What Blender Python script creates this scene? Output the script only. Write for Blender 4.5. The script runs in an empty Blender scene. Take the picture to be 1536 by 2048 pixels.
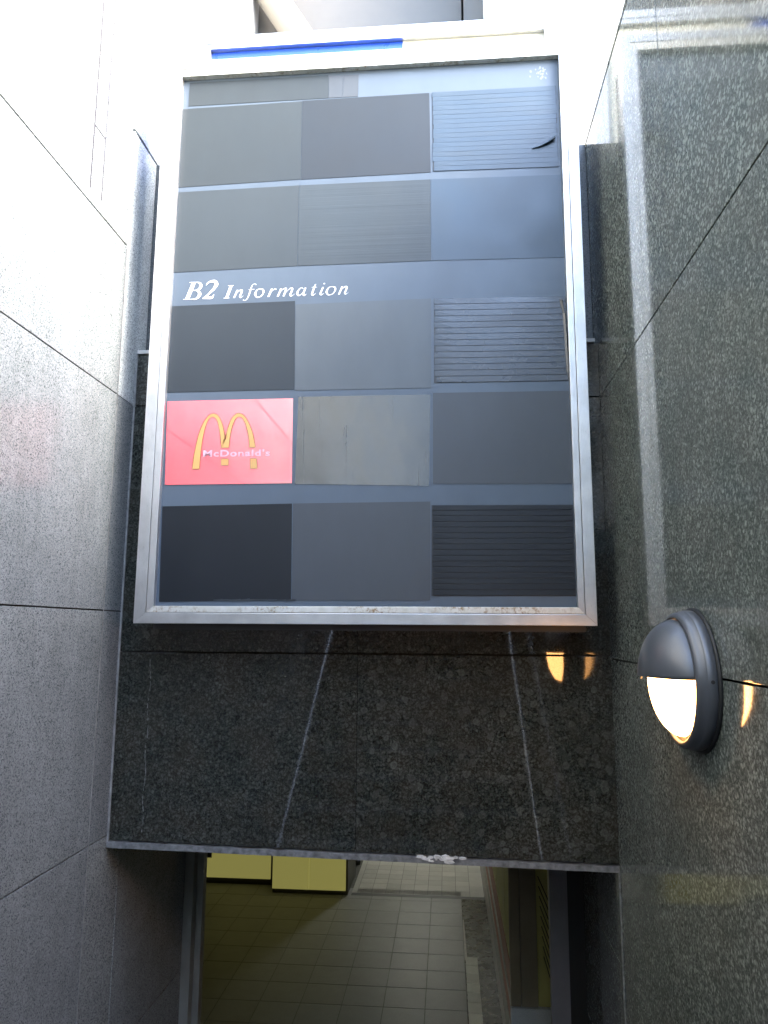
import bpy, bmesh, math, random
from mathutils import Vector, Matrix
random.seed(7)
scene = bpy.context.scene
COL = scene.collection

# ------------------------------------------------------------ camera, sky, sun, exposure
cam_d = bpy.data.cameras.new('camera')
cam = bpy.data.objects.new('camera', cam_d)
COL.objects.link(cam)
_r = Vector((0.99638921, 0.08469699, 0.00591275))
_u = Vector((0.00743702, -0.15643945, 0.98765955))
_f = Vector((-0.08457678, 0.98404935, 0.15650447))
cam.matrix_world = Matrix(((_r.x, _u.x, -_f.x, 0), (_r.y, _u.y, -_f.y, 0), (_r.z, _u.z, -_f.z, 0), (0, 0, 0, 1)))
cam_d.sensor_fit = 'HORIZONTAL'
cam_d.sensor_width = 36.0
cam_d.lens = 1469.34 / 1536 * 36
cam_d.clip_start = 0.02
cam_d.clip_end = 500
scene.camera = cam

SUN_EL, SUN_AZ = math.radians(32), math.radians(112)    # azimuth measured from +Y (ahead) towards +X
world = bpy.data.worlds.new('World')
scene.world = world
world.use_nodes = True
wn = world.node_tree
wn.nodes.clear()
sky = wn.nodes.new('ShaderNodeTexSky')
sky.sky_type = 'NISHITA'
sky.sun_disc = False
sky.sun_elevation = SUN_EL
sky.sun_rotation = SUN_AZ
sky.dust_density = 2.0
bg = wn.nodes.new('ShaderNodeBackground')
bg.inputs['Strength'].default_value = 0.15
wo = wn.nodes.new('ShaderNodeOutputWorld')
wn.links.new(sky.outputs['Color'], bg.inputs['Color'])
wn.links.new(bg.outputs['Background'], wo.inputs['Surface'])

sun_d = bpy.data.lights.new('sun', 'SUN')
sun_d.energy = 0.5
sun_d.angle = math.radians(30)
sun_d.color = (1.0, 0.985, 0.955)
sun = bpy.data.objects.new('sun', sun_d)
COL.objects.link(sun)
_sd = Vector((math.sin(SUN_AZ) * math.cos(SUN_EL), math.cos(SUN_AZ) * math.cos(SUN_EL), math.sin(SUN_EL)))
sun.rotation_euler = _sd.to_track_quat('Z', 'Y').to_euler()

scene.view_settings.view_transform = 'Standard'
scene.view_settings.look = 'None'
scene.view_settings.exposure = 4.25
scene.view_settings.gamma = 1.0
scene.view_settings.use_curve_mapping = False
scene.render.engine = 'CYCLES'
scene.cycles.max_bounces = 10
scene.cycles.diffuse_bounces = 6
scene.cycles.glossy_bounces = 6
scene.cycles.sample_clamp_indirect = 8.0
scene.cycles.use_denoising = True
scene.cycles.caustics_reflective = False
scene.cycles.caustics_refractive = False

# ------------------------------------------------------------ helpers
XL, XR = -1.179, 0.554           # stairwell side walls
YB = 2.60                        # face of the wall over the opening
ZF = -2.80                       # lower floor
ZS = 0.90                        # street level


class MB:
    """collects boxes, prisms and sheets in world coordinates"""
    def __init__(self):
        self.bm = bmesh.new()

    def poly(self, pts):
        vs = [self.bm.verts.new(p) for p in pts]
        return self.bm.faces.new(vs)

    def box(self, x0, x1, y0, y1, z0, z1):
        v = [self.bm.verts.new(p) for p in ((x0, y0, z0), (x1, y0, z0), (x1, y1, z0), (x0, y1, z0),
                                            (x0, y0, z1), (x1, y0, z1), (x1, y1, z1), (x0, y1, z1))]
        for f in ((0, 3, 2, 1), (4, 5, 6, 7), (0, 1, 5, 4), (1, 2, 6, 5), (2, 3, 7, 6), (3, 0, 4, 7)):
            self.bm.faces.new([v[i] for i in f])
        return v

    def prism(self, pts, off):
        """polygon pts (list of 3-D) extruded by vector off"""
        off = Vector(off)
        a = [self.bm.verts.new(p) for p in pts]
        b = [self.bm.verts.new(Vector(p) + off) for p in pts]
        n = len(a)
        self.bm.faces.new(a)
        self.bm.faces.new(b[::-1])
        for i in range(n):
            self.bm.faces.new((a[i], b[i], b[(i + 1) % n], a[(i + 1) % n]))

    def tube(self, path, rad, n=12, cap=True):
        rings = []
        path = [Vector(p) for p in path]
        for i, p in enumerate(path):
            t = (path[min(i + 1, len(path) - 1)] - path[max(i - 1, 0)]).normalized()
            a = t.orthogonal().normalized() if not rings else (prev_a - t * prev_a.dot(t)).normalized()
            prev_a = a
            b = t.cross(a)
            rings.append([self.bm.verts.new(p + a * (rad * math.cos(2 * math.pi * k / n)) + b * (rad * math.sin(2 * math.pi * k / n))) for k in range(n)])
        for r0, r1 in zip(rings, rings[1:]):
            for k in range(n):
                f = self.bm.faces.new((r0[k], r0[(k + 1) % n], r1[(k + 1) % n], r1[k]))
                f.smooth = True
        if cap:
            self.bm.faces.new(rings[0][::-1])
            self.bm.faces.new(rings[-1])

    def build(self, name, mat, parent=None, bevel=0.0, label=None, shift=None):
        if bevel:
            bmesh.ops.bevel(self.bm, geom=[e for e in self.bm.edges], offset=bevel, segments=2, affect='EDGES', profile=0.6)
        bmesh.ops.recalc_face_normals(self.bm, faces=self.bm.faces[:])
        me = bpy.data.meshes.new(name)
        if parent is not None:
            bmesh.ops.translate(self.bm, verts=self.bm.verts[:], vec=-wloc(parent))
        self.bm.to_mesh(me)
        self.bm.free()
        me.materials.append(mat)
        o = bpy.data.objects.new(name, me)
        COL.objects.link(o)
        if parent is not None:
            o.parent = parent
        if label:
            o['label'] = label
        return o


def wloc(o):
    v = Vector(o.location)
    while o.parent is not None:
        o = o.parent
        v += Vector(o.location)
    return v


def thing(name, label, cat, loc=(0, 0, 0), group=None):
    o = bpy.data.objects.new(name, None)
    o.empty_display_size = 0.1
    COL.objects.link(o)
    o.location = loc
    o['label'] = label
    o['category'] = cat
    if group:
        o['group'] = group
    return o


def structure(name, loc=(0, 0, 0)):
    o = bpy.data.objects.new(name, None)
    COL.objects.link(o)
    o.location = loc
    o['kind'] = 'structure'
    return o


# ------------------------------------------------------------ materials
class NT:
    def __init__(self, name):
        self.m = bpy.data.materials.new(name)
        self.m.use_nodes = True
        self.t = self.m.node_tree
        self.t.nodes.clear()
        self.out = self.t.nodes.new('ShaderNodeOutputMaterial')
        self.p = self.t.nodes.new('ShaderNodeBsdfPrincipled')
        self.t.links.new(self.p.outputs[0], self.out.inputs[0])

    def n(self, typ, **kw):
        nd = self.t.nodes.new(typ)
        for k, v in kw.items():
            if k.startswith('i_'):
                nd.inputs[int(k[2:])].default_value = v
            else:
                setattr(nd, k, v)
        return nd

    def l(self, a, b):
        self.t.links.new(a, b)

    def coords(self, jitter=True, scale=None):
        tc = self.n('ShaderNodeTexCoord')
        o = tc.outputs['Object']
        if jitter:
            oi = self.n('ShaderNodeObjectInfo')
            mul = self.n('ShaderNodeMath', operation='MULTIPLY', i_1=37.0)
            self.l(oi.outputs['Random'], mul.inputs[0])
            add = self.n('ShaderNodeVectorMath', operation='ADD')
            self.l(o, add.inputs[0])
            self.l(mul.outputs[0], add.inputs[1])
            o = add.outputs[0]
        if scale:
            mp = self.n('ShaderNodeMapping')
            mp.inputs['Scale'].default_value = scale
            self.l(o, mp.inputs[0])
            o = mp.outputs[0]
        return o

    def noise(self, vec, scale, detail=4, rough=0.55, dist=0.0):
        nd = self.n('ShaderNodeTexNoise')
        nd.inputs['Scale'].default_value = scale
        nd.inputs['Detail'].default_value = detail
        nd.inputs['Roughness'].default_value = rough
        nd.inputs['Distortion'].default_value = dist
        self.l(vec, nd.inputs['Vector'])
        return nd.outputs['Fac']

    def voronoi(self, vec, scale, feature='F1', out='Distance'):
        nd = self.n('ShaderNodeTexVoronoi', feature=feature)
        nd.inputs['Scale'].default_value = scale
        self.l(vec, nd.inputs['Vector'])
        return nd.outputs[out]

    def ramp(self, fac, stops):
        nd = self.n('ShaderNodeValToRGB')
        el = nd.color_ramp.elements
        while len(el) < len(stops):
            el.new(0.5)
        for e, (p, c) in zip(el, stops):
            e.position = p
            e.color = (c, c, c, 1) if isinstance(c, (int, float)) else (*c, 1)
        self.l(fac, nd.inputs[0])
        return nd.outputs[0]

    def mix(self, fac, a, b, mode='MIX'):
        nd = self.n('ShaderNodeMix', data_type='RGBA', blend_type=mode)
        for sock, v in ((nd.inputs[0], fac), (nd.inputs[6], a), (nd.inputs[7], b)):
            if isinstance(v, (int, float)):
                sock.default_value = v
            elif isinstance(v, tuple):
                sock.default_value = (*v, 1)
            else:
                self.l(v, sock)
        return nd.outputs[2]

    def math(self, op, a, b=0.0):
        nd = self.n('ShaderNodeMath', operation=op)
        for i, v in enumerate((a, b)):
            if isinstance(v, (int, float)):
                nd.inputs[i].default_value = v
            else:
                self.l(v, nd.inputs[i])
        return nd.outputs[0]

    def bump(self, h, strength=0.3, dist=0.002):
        nd = self.n('ShaderNodeBump')
        nd.inputs['Strength'].default_value = strength
        nd.inputs['Distance'].default_value = dist
        self.l(h, nd.inputs['Height'])
        self.l(nd.outputs[0], self.p.inputs['Normal'])

    def set(self, **kw):
        names = dict(base='Base Color', rough='Roughness', metal='Metallic', ior='IOR', emis='Emission Color',
                     estr='Emission Strength', spec='Specular IOR Level', coat='Coat Weight', crough='Coat Roughness')
        for k, v in kw.items():
            s = self.p.inputs[names[k]]
            if isinstance(v, (int, float)):
                s.default_value = v
            elif isinstance(v, tuple):
                s.default_value = (*v, 1)
            else:
                self.l(v, s)
        return self.m


def plain(name, col, rough=0.5, metal=0.0, var=0.15, vscale=6.0, spec=0.5, bump=0.0, bscale=200.0):
    t = NT(name)
    c = t.coords()
    n = t.noise(c, vscale, 5)
    f = t.ramp(n, [(0.3, 1 - var), (0.7, 1 + var)])
    base = t.mix(1.0, col, f, 'MULTIPLY')
    if bump:
        t.bump(t.noise(c, bscale, 3), bump, 0.001)
    return t.set(base=base, rough=t.ramp(n, [(0.3, max(0.02, rough - .06)), (0.7, rough + .06)]), metal=metal, spec=spec)


def pale_granite(name, bright=1.0, rough=0.32):
    t = NT(name)
    c = t.coords()
    g1 = t.voronoi(c, 310, out='Color')
    sep = t.n('ShaderNodeSeparateColor')
    t.l(g1, sep.inputs[0])
    b = bright
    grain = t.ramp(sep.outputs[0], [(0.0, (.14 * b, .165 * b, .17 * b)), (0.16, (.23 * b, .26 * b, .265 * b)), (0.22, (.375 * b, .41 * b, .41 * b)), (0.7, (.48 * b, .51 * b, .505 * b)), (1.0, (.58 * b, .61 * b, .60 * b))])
    n2 = t.noise(c, 400, 3, 0.65)
    spk = t.ramp(n2, [(0.33, 0.62), (0.45, 1.0)])
    col = t.mix(1.0, grain, spk, 'MULTIPLY')
    cloud = t.ramp(t.noise(c, 9, 5, 0.6), [(0.3, 0.88), (0.7, 1.08)])
    col = t.mix(1.0, col, cloud, 'MULTIPLY')
    st = t.coords(jitter=False, scale=(3.0, 14.0, 0.5))
    stain = t.ramp(t.noise(st, 2.2, 5, 0.6), [(0.35, 0.92), (0.62, 1.0)])
    col = t.mix(1.0, col, stain, 'MULTIPLY')
    oi = t.n('ShaderNodeObjectInfo')
    col = t.mix(1.0, col, t.ramp(oi.outputs['Random'], [(0.0, (.90, .91, .93)), (1.0, (1.06, 1.05, 1.03))]), 'MULTIPLY')
    low = t.ramp(t.noise(t.coords(jitter=False), 2.1, 4, .55), [(0.35, .90), (0.65, 1.05)])
    col = t.mix(1.0, col, low, 'MULTIPLY')
    t.bump(n2, 0.12, 0.0006)
    return t.set(base=col, rough=t.ramp(t.noise(c, 6, 3), [(0.3, rough - .02), (0.7, rough + .04)]), spec=0.45)


def dark_granite(name, rough=0.07, tone=1.0, blob=1.0, base=((.010, .012, .010), (.020, .016, .011)), fleck=(.10, .112, .098), mid=80, mids=.95, fines=.55, bscale=30, spec=.5, patch_lo=.45):
    t = NT(name)
    c = t.coords()
    warp = t.n('ShaderNodeTexNoise')
    warp.inputs['Scale'].default_value = 45
    warp.inputs['Detail'].default_value = 2
    t.l(c, warp.inputs['Vector'])
    sc = t.n('ShaderNodeVectorMath', operation='SCALE')
    sc.inputs['Scale'].default_value = 0.016
    t.l(warp.outputs['Color'], sc.inputs[0])
    ad = t.n('ShaderNodeVectorMath', operation='ADD')
    t.l(c, ad.inputs[0])
    t.l(sc.outputs[0], ad.inputs[1])
    w = ad.outputs[0]
    big = t.ramp(t.noise(c, 7, 4, 0.6), [(0.38, base[0]), (0.62, base[1])])
    # middling flecks about a centimetre across
    m = t.voronoi(w, mid)
    mc = t.n('ShaderNodeSeparateColor')
    t.l(t.voronoi(w, mid, out='Color'), mc.inputs[0])
    mm = t.math('MULTIPLY', t.ramp(m, [(0.3, 1.0), (0.62, 0.0)]), t.ramp(mc.outputs[0], [(0.25, 0.0), (1.0, mids)]))
    fine = t.ramp(t.noise(w, 170, 4, 0.7), [(0.46, 0.0), (0.72, 0.9)])
    mm = t.math('ADD', mm, t.math('MULTIPLY', fine, fines))
    # round feldspar blobs, a few centimetres across and scattered
    v = t.voronoi(w, bscale)
    vc = t.n('ShaderNodeSeparateColor')
    t.l(t.voronoi(w, bscale, out='Color'), vc.inputs[0])
    ring = t.ramp(v, [(0.18, 0.75), (0.30, 1.0), (0.36, 0.0)])
    bl = t.math('MULTIPLY', ring, t.ramp(vc.outputs[1], [(0.55, 0.0), (0.85, 0.8 * blob)]))
    bl = t.math('MULTIPLY', bl, t.ramp(t.noise(c, 160, 3), [(0.35, 0.4), (0.65, 1.1)]))
    patch = t.ramp(t.noise(c, 4.5, 3), [(0.35, patch_lo), (0.65, 1.15)])
    k = t.math('MULTIPLY', t.math('MAXIMUM', mm, bl), patch)
    k = t.math('MINIMUM', k, 1.0)
    col = t.mix(k, big, fleck)
    if tone != 1.0:
        col = t.mix(1.0, col, (tone, tone, tone), 'MULTIPLY')
    # wiped dirt and water marks change the gloss, not the colour
    st = t.coords(jitter=False, scale=(2.0, 2.0, 0.35))
    r = t.ramp(t.noise(st, 9, 6, 0.65), [(0.3, rough * 0.7), (0.6, rough * 1.2), (0.8, rough * 2.0)])
    t.bump(t.noise(c, 14, 3), 0.03, 0.002)
    return t.set(base=col, rough=r, spec=spec)


def film(name, col, rough, spec=0.5, streak=0.05, drip=0.0, crease=0.0, ior=1.5, warp=1.0):
    t = NT(name)
    c = t.coords()
    n = t.noise(t.coords(scale=(7, 7, 2.5)), 1.6, 6, .6)
    f = t.ramp(n, [(0.3, 1 - streak), (0.7, 1 + streak)])
    base = t.mix(1.0, col, f, 'MULTIPLY')
    r = t.ramp(t.noise(c, 5, 4), [(0.3, max(.03, rough - .07)), (0.7, rough + .07)])
    h = t.math('MULTIPLY', t.noise(c, 2.5, 3), warp)
    if drip:
        d = t.noise(t.coords(scale=(42, 42, 2.2)), 1.3, 5, 0.62, 0.9)
        dm = t.ramp(d, [(0.33, 0.25), (0.38, 1.0)])
        base = t.mix(1.0, base, dm, 'MULTIPLY')
        r = t.mix(0.5, r, t.ramp(d, [(0.3, rough + .3), (0.42, rough)]))
    if crease:
        cr = t.noise(t.coords(scale=(0.6, 1, 90)), 1.0, 3)
        h = t.math('ADD', h, t.math('MULTIPLY', cr, crease))
    h = t.math('ADD', h, t.math('MULTIPLY', t.noise(c, 700, 2), 0.05))
    t.bump(h, 0.35, 0.004)
    return t.set(base=base, rough=r, spec=spec, ior=ior)


def emit(name, col, strength, base=(.8, .8, .8)):
    t = NT(name)
    return t.set(base=base, rough=0.3, emis=col, estr=strength)


def brushed(name, col=(.68, .68, .675), rough=0.33, along=(1, 1, 1), dirt=0.12, metal=0.9):
    t = NT(name)
    c = t.coords(scale=along)
    n = t.noise(c, 40, 4, 0.6)
    base = t.mix(1.0, col, t.ramp(n, [(0.3, 1 - dirt), (0.7, 1.0)]), 'MULTIPLY')
    big = t.ramp(t.noise(t.coords(), 12, 5), [(0.35, 0.85), (0.6, 1.0)])
    base = t.mix(1.0, base, big, 'MULTIPLY')
    t.bump(n, 0.06, 0.0006)
    return t.set(base=base, rough=t.ramp(n, [(0.3, rough - .06), (0.7, rough + .08)]), metal=metal)


def rusty_metal(name):
    t = NT(name)
    c = t.coords()
    n = t.noise(c, 60, 6, 0.7)
    band = t.ramp(t.noise(c, 6, 3), [(0.4, 0.0), (0.6, 1.0)])
    m = t.math('MULTIPLY', t.ramp(n, [(0.48, 0.0), (0.62, 1.0)]), band)
    col = t.mix(m, (.66, .66, .62), (.25, .16, .07))
    col = t.mix(t.ramp(t.noise(c, 25, 5), [(0.4, 0.0), (0.7, 0.5)]), col, (.45, .45, .36))
    return t.set(base=col, rough=0.45, metal=0.5)


M = {}
M['pale'] = pale_granite('pale_speckled_granite', 0.60, .20)
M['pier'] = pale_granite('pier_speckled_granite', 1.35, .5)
M['upper_stone'] = pale_granite('facade_speckled_granite', .62)
M['dark'] = dark_granite('polished_dark_granite', rough=0.035, blob=1.1, patch_lo=.8, base=((.010, .0135, .011), (.020, .017, .012)), fleck=(.088, .094, .080), mid=90, mids=.5, fines=.9, bscale=25)
M['side'] = dark_granite('polished_green_granite', rough=0.07, spec=.18, patch_lo=.75, blob=0.35, base=((.062, .074, .066), (.077, .082, .073)), fleck=(.28, .305, .275), mid=105, mids=.95, fines=.9, bscale=40)
M['purple'] = pale_granite('purple_grey_granite', 0.26)
M['joint'] = plain('dark_joint', (.012, .012, .011), 0.9)
M['caulk'] = plain('pale_caulk', (.22, .22, .21), 0.7, var=.4, vscale=30)
M['lime'] = plain('lime_streak', (.10, .105, .10), 0.8, var=.6, vscale=60)
M['alu'] = brushed('brushed_aluminium_upright', along=(30, 30, 1))
M['alu_h'] = brushed('brushed_aluminium_rail', along=(1, 30, 30))
M['alu_dirty'] = rusty_metal('stained_aluminium')
M['housing'] = plain('black_housing', (.02, .022, .025), 0.45)
M['silver_side'] = brushed('silver_side', col=(.6, .62, .66), rough=.4)
M['steel_edge'] = plain('worn_steel_edge', (.26, .265, .26), 0.42, metal=.55, var=.45, vscale=45, bump=.6, bscale=90)
M['plaster'] = plain('crumbled_plaster', (.62, .62, .58), .9, var=.3, vscale=60, bump=.8, bscale=120)
M['sheet'] = film('blue_grey_sign_face', (.070, .095, .127), 0.42, streak=0.05)
M['white_vinyl'] = plain('white_vinyl', (.80, .82, .85), 0.35, var=.06)
M['blue'] = plain('blue_sign_face', (.03, .10, .62), 0.3, var=.1)
M['cream'] = plain('cream_sign_face', (.80, .79, .68), 0.35, var=.06)
M['lamp_metal'] = plain('grey_painted_aluminium', (.10, .106, .118), 0.36, metal=.35, var=.05, bump=.15, bscale=900)
M['gasket'] = plain('black_gasket', (.012, .012, .012), .6)
M['lens'] = emit('lit_frosted_glass', (1.0, .47, .15), 2.3, (.9, .8, .6))
M['steel'] = brushed('stainless_handrail', col=(.75, .75, .75), rough=.22, along=(1, 1, 1), metal=1.0)
M['frame_dark'] = plain('dark_bronze_frame', (.19, .18, .18), .38, metal=.4)
M['frame_grey'] = plain('grey_door_frame', (.32, .315, .27), .4, metal=.4)
M['grout'] = plain('floor_grout', (.10, .10, .09), .85, var=.3, vscale=20)


def tile_mat(name, col, rough=0.4, jit=0.12):
    t = NT(name)
    oi = t.n('ShaderNodeObjectInfo')
    f = t.ramp(oi.outputs['Random'], [(0.0, 1 - jit), (1.0, 1 + jit)])
    base = t.mix(1.0, col, f, 'MULTIPLY')
    c = t.coords()
    base = t.mix(1.0, base, t.ramp(t.noise(c, 7, 5, .65), [(0.3, .90), (0.65, 1.03)]), 'MULTIPLY')
    base = t.mix(1.0, base, t.ramp(t.noise(c, 180, 3, .65), [(0.3, .85), (0.65, 1.08)]), 'MULTIPLY')
    return t.set(base=base, rough=rough)


M['tile'] = tile_mat('grey_floor_tile', (.23, .235, .225), .5, .05)
M['tile_small'] = tile_mat('pale_small_tile', (.42, .41, .38), .45)
M['tile_white'] = tile_mat('white_glazed_tile', (.62, .63, .58), .25)
M['drain'] = plain('dark_floor_strip', (.05, .052, .048), .55)
M['black_floor'] = plain('black_stone_border', (.028, .03, .024), .28, var=.3, vscale=15)
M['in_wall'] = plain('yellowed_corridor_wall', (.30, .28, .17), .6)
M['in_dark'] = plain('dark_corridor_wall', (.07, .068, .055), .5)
M['ceiling'] = plain('corridor_ceiling', (.5, .49, .42), .8)
M['yellow'] = emit('yellow_panel_added_glow', (.60, .55, .16), 0.018, (.45, .42, .08))  # emission added to brighten the yellow cabinet fronts, which are not light sources
M['black_part'] = plain('black_handle', (.01, .01, .008), .5)
M['brown'] = plain('brown_door_leaf', (.34, .28, .17), .4, var=.12)
M['red_brown'] = plain('red_brown_board', (.38, .14, .07), .45, var=.25, vscale=18)
M['ygreen'] = plain('yellow_green_poster', (.62, .60, .24), .5, var=.12)
M['olive'] = plain('olive_poster', (.62, .56, .18), .5, var=.12)
M['white_trim'] = plain('scuffed_white_trim', (.42, .40, .36), .4, var=.3, vscale=14)
M['ink'] = plain('dark_ink', (.05, .045, .02), .6)
M['facade'] = plain('white_rendered_facade', (.62, .62, .61), .7, var=.03)
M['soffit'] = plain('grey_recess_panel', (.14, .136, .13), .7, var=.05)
M['cream_pipe'] = plain('cream_pipe', (.19, .18, .155), .5, var=.04)
M['groove'] = plain('grey_groove', (.022, .020, .026), .8, var=.3, vscale=20)
M['street'] = plain('street_paving', (.22, .22, .21), .8, var=.12)
M['step'] = plain('granite_step', (.13, .13, .125), .6, var=.2, vscale=30)
M['window'] = plain('street_window_glass', (.03, .04, .05), .06)
M['ledge'] = plain('white_ledge', (.62, .60, .56), .5, var=.1)
M['red'] = None

# ------------------------------------------------------------ stairwell walls
def slab(parent, mat, axis, at, a0, a1, z0, z1, th=0.03, gap=0.0022, proud=0.0, label=None):
    """one stone slab: axis 'x' = side wall at x=at (sign of th gives the side), 'y' = wall facing the camera"""
    mb = MB()
    if axis == 'x':
        x0, x1 = sorted((at - proud * (1 if th > 0 else -1), at + th))
        mb.box(x0, x1, a0 + gap, a1 - gap, z0 + gap, z1 - gap)
    else:
        mb.box(a0 + gap, a1 - gap, at - proud, at + th, z0 + gap, z1 - gap)
    return mb.build('stone_slab', mat, parent, bevel=0.0012, label=label)


# left wall
lw = thing('granite_wall', 'pale speckled granite wall left of the sign, with long level joints', 'wall', (XL, 0, ZF))
zl = [ZF, -1.484, -0.7124, 0.0559, 0.8277, 1.4010]
yl = [2.4606, 1.06, -0.30, -1.70, -3.10, -4.3]
for i in range(len(zl) - 1):
    for j in range(len(yl) - 1):
        slab(lw, M['pale'], 'x', XL, yl[j + 1], yl[j], zl[i], zl[i + 1], th=-0.03, proud=random.uniform(0, .0006))
b = MB(); b.box(XL - .35, XL - .032, -4.3, 2.4606, ZF, 1.395); b.build('wall_core', M['joint'], lw)
b = MB(); b.box(XL - .37, XL + .0012, -4.3, 2.4596, 1.405, 1.450); b.build('coping', M['pale'], lw, bevel=.002)

# pier at the far end of the left wall (its face is flush with the wall)
pr = thing('stone_pier', 'grey granite pier between left wall and sign, rising above the coping', 'pier', (XL, 2.5, ZF))
zp = [ZF, -0.7124, 0.0559, 0.8277, 1.88]
for i in range(len(zp) - 1):
    y1 = 2.675 if zp[i] > .5 else 2.675
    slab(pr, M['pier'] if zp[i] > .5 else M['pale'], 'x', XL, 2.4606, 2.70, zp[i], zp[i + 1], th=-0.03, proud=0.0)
slab(pr, M['pale'], 'x', XL, 2.70, 3.42, ZF, -1.484, th=-0.03)
slab(pr, M['pale'], 'x', XL, 2.70, 3.42, -1.484, -0.74, th=-0.03)
b = MB(); b.box(XL - .35, XL - .032, 2.4606, 3.44, ZF, -.74); b.box(XL - .35, XL - .032, 2.4606, 2.72, -.74, 1.88)
b.build('wall_core', M['joint'], pr)
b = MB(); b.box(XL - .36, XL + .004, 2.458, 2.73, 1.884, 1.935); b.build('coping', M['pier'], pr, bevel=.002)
b = MB(); b.box(XL - .0005, XL + .0012, 2.4592, 2.4620, -2.0, 1.39); b.build('sealant_line', M['caulk'], pr)

# right wall
rw = thing('granite_wall', 'dark green polished granite wall on the right, carrying the lit lamp', 'wall', (XR, 0, ZF))
zr = [ZF, -2.0, -1.0721, -0.0974, 0.8277, 1.874]
for i in range(len(zr) - 1):
    if i == len(zr) - 2:
        ys = [2.71, 1.742, 0.35, -1.05, -2.6, -4.3]
    else:
        ys = [3.32, 0.72, -0.70, -2.2, -4.3]
    for j in range(len(ys) - 1):
        y1 = ys[j]
        if i in (3,) and j == 0:
            y1 = 2.71
        if i == 2 and j == 0:
            y1 = 3.32
        slab(rw, M['side'], 'x', XR, ys[j + 1], y1, zr[i], zr[i + 1], th=0.03, proud=random.uniform(0, .0004))
b = MB(); b.box(XR + .0305, XR + .30, -4.3, 2.7435, ZF, 1.86); b.box(XR + .032, XR + .30, 2.70, 3.30, ZF, -.76); b.build('wall_core', M['joint'], rw)
b = MB(); b.box(XR - .002, XR + .31, -4.3, 2.68, 1.875, 1.893); b.build('coping', M['side'], rw, bevel=.002)

# wall over the opening
bw = thing('granite_wall', 'brown black granite wall above the passage opening, behind the sign', 'wall', (-.31, YB, -0.756))
zlL, zlR = -0.744, -0.771         # the lower edge is not quite level
def blint(x0, x1, z0, z1, sl=False):
    g = .0022
    mb = MB()
    if sl:
        zz = lambda x: zlL + (zlR - zlL) * (x - XL) / (XR - XL) + .016
        pts = [(x0 + .0008, YB, zz(x0)), (x1 - .0008, YB, zz(x1)), (x1 - .0008, YB, z1 - g), (x0 + .0008, YB, z1 - g)]
    else:
        pts = [(x0 + .0008, YB, z0 + g), (x1 - .0008, YB, z0 + g), (x1 - .0008, YB, z1 - g), (x0 + .0008, YB, z1 - g)]
    mb.prism(pts, (0, .03, 0))
    return mb.build('stone_slab', M['dark'], bw, bevel=0.0012)
for x0, x1 in ((XL + .002, -.313), (-.313, XR + .0006)):
    blint(x0, x1, -.75, -0.088, True)
    blint(x0, x1, -0.088, 0.8277)
    blint(x0, x1, 0.8277, 1.030)
b = MB(); b.box(XL + .001, XR - .001, YB + .032, 2.662, -.73, 1.0); b.build('wall_core', M['joint'], bw)
b = MB(); b.box(XL + .002, XR - .002, 2.664, 3.30, -.745, 1.02); b.build('lintel_body', M['in_dark'], bw)
uw = thing('granite_wall', 'purplish granite wall set back above the ledge, mostly behind the sign', 'wall', (-.31, 2.68, 1.045))
for x0, x1 in ((XL - .0015, -.31), (-.31, XR + .0018)):
    slab(uw, M['purple'], 'y', 2.674, x0, x1, 1.048, 1.88)
b = MB(); b.box(XL + .002, XR - .002, 2.706, 2.74, 1.046, 1.86); b.build('wall_core', M['joint'], uw)
lg = MB(); lg.box(XL + .004, XR - .012, 2.592, 2.672, 1.0325, 1.0465)
o = lg.build('window_ledge', M['ledge'], None, bevel=.001)
o.name = 'wall_ledge'; o['label'] = 'thin white ledge strip across the dark wall, ends showing beside sign frame'; o['category'] = 'ledge'

# lower steel edge, chipped plaster, sealant, corner trim
b = MB()
n = 60
top, bot = [], []
for i in range(n + 1):
    x = XL + .002 + (XR - XL - .004) * i / n
    z = zlL + (zlR - zlL) * (x - XL) / (XR - XL)
    w = .0012 * math.sin(i * 1.7) + random.uniform(-.0014, .0014)
    top.append((x, z + .0115 + w)); bot.append((x, z - .0075 + random.uniform(-.0006, .0006)))
for i in range(n):
    (xa, za), (xb, zb) = top[i], top[i + 1]
    (xa, zc), (xb, zd) = bot[i], bot[i + 1]
    b.prism([(xa, 2.590, zc), (xb, 2.590, zd), (xb, 2.590, zb), (xa, 2.590, za)], (0, .05, 0))
bmesh.ops.remove_doubles(b.bm, verts=b.bm.verts[:], dist=1e-5)
b.build('edge_trim', M['steel_edge'], bw)
b = MB()
for k in range(26):
    x = random.gauss(-.03, .035)
    z = zlL + (zlR - zlL) * (x - XL) / (XR - XL)
    s = random.uniform(.003, .010)
    zz = z + random.uniform(.0, .016)
    y = 2.588 - random.uniform(0, .004)
    pts = [(x + s * 1.6 * math.cos(a) * random.uniform(.6, 1.2), y, zz + s * .6 * math.sin(a) * random.uniform(.6, 1.2)) for a in [i * math.pi / 3.5 for i in range(7)]]
    b.prism(pts, (0, .012, 0))
b.build('chipped_plaster', M['plaster'], bw)
b = MB(); b.box(XL + .0003, XL + .006, YB - .004, YB + .004, -.735, 1.03); b.build('sealant_line', M['caulk'], bw)
b = MB(); b.box(XR - .004, XR - .0003, YB - .002, YB + .006, -1.25, -.782); b.build('corner_trim', M['steel_edge'], bw)
b = MB()
for k in range(70):
    z = -.70 + k * .0085
    if random.random() < .18:
        continue
    x = -1.057 + .003 * math.sin(k * .35) + random.uniform(-.0008, .0008)
    w = random.uniform(.0006, .0020)
    b.poly([(x - w, YB - .0012, z), (x + w, YB - .0012, z), (x + w * .8, YB - .0012, z + .0085), (x - w * .8, YB - .0012, z + .0085)])
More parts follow.
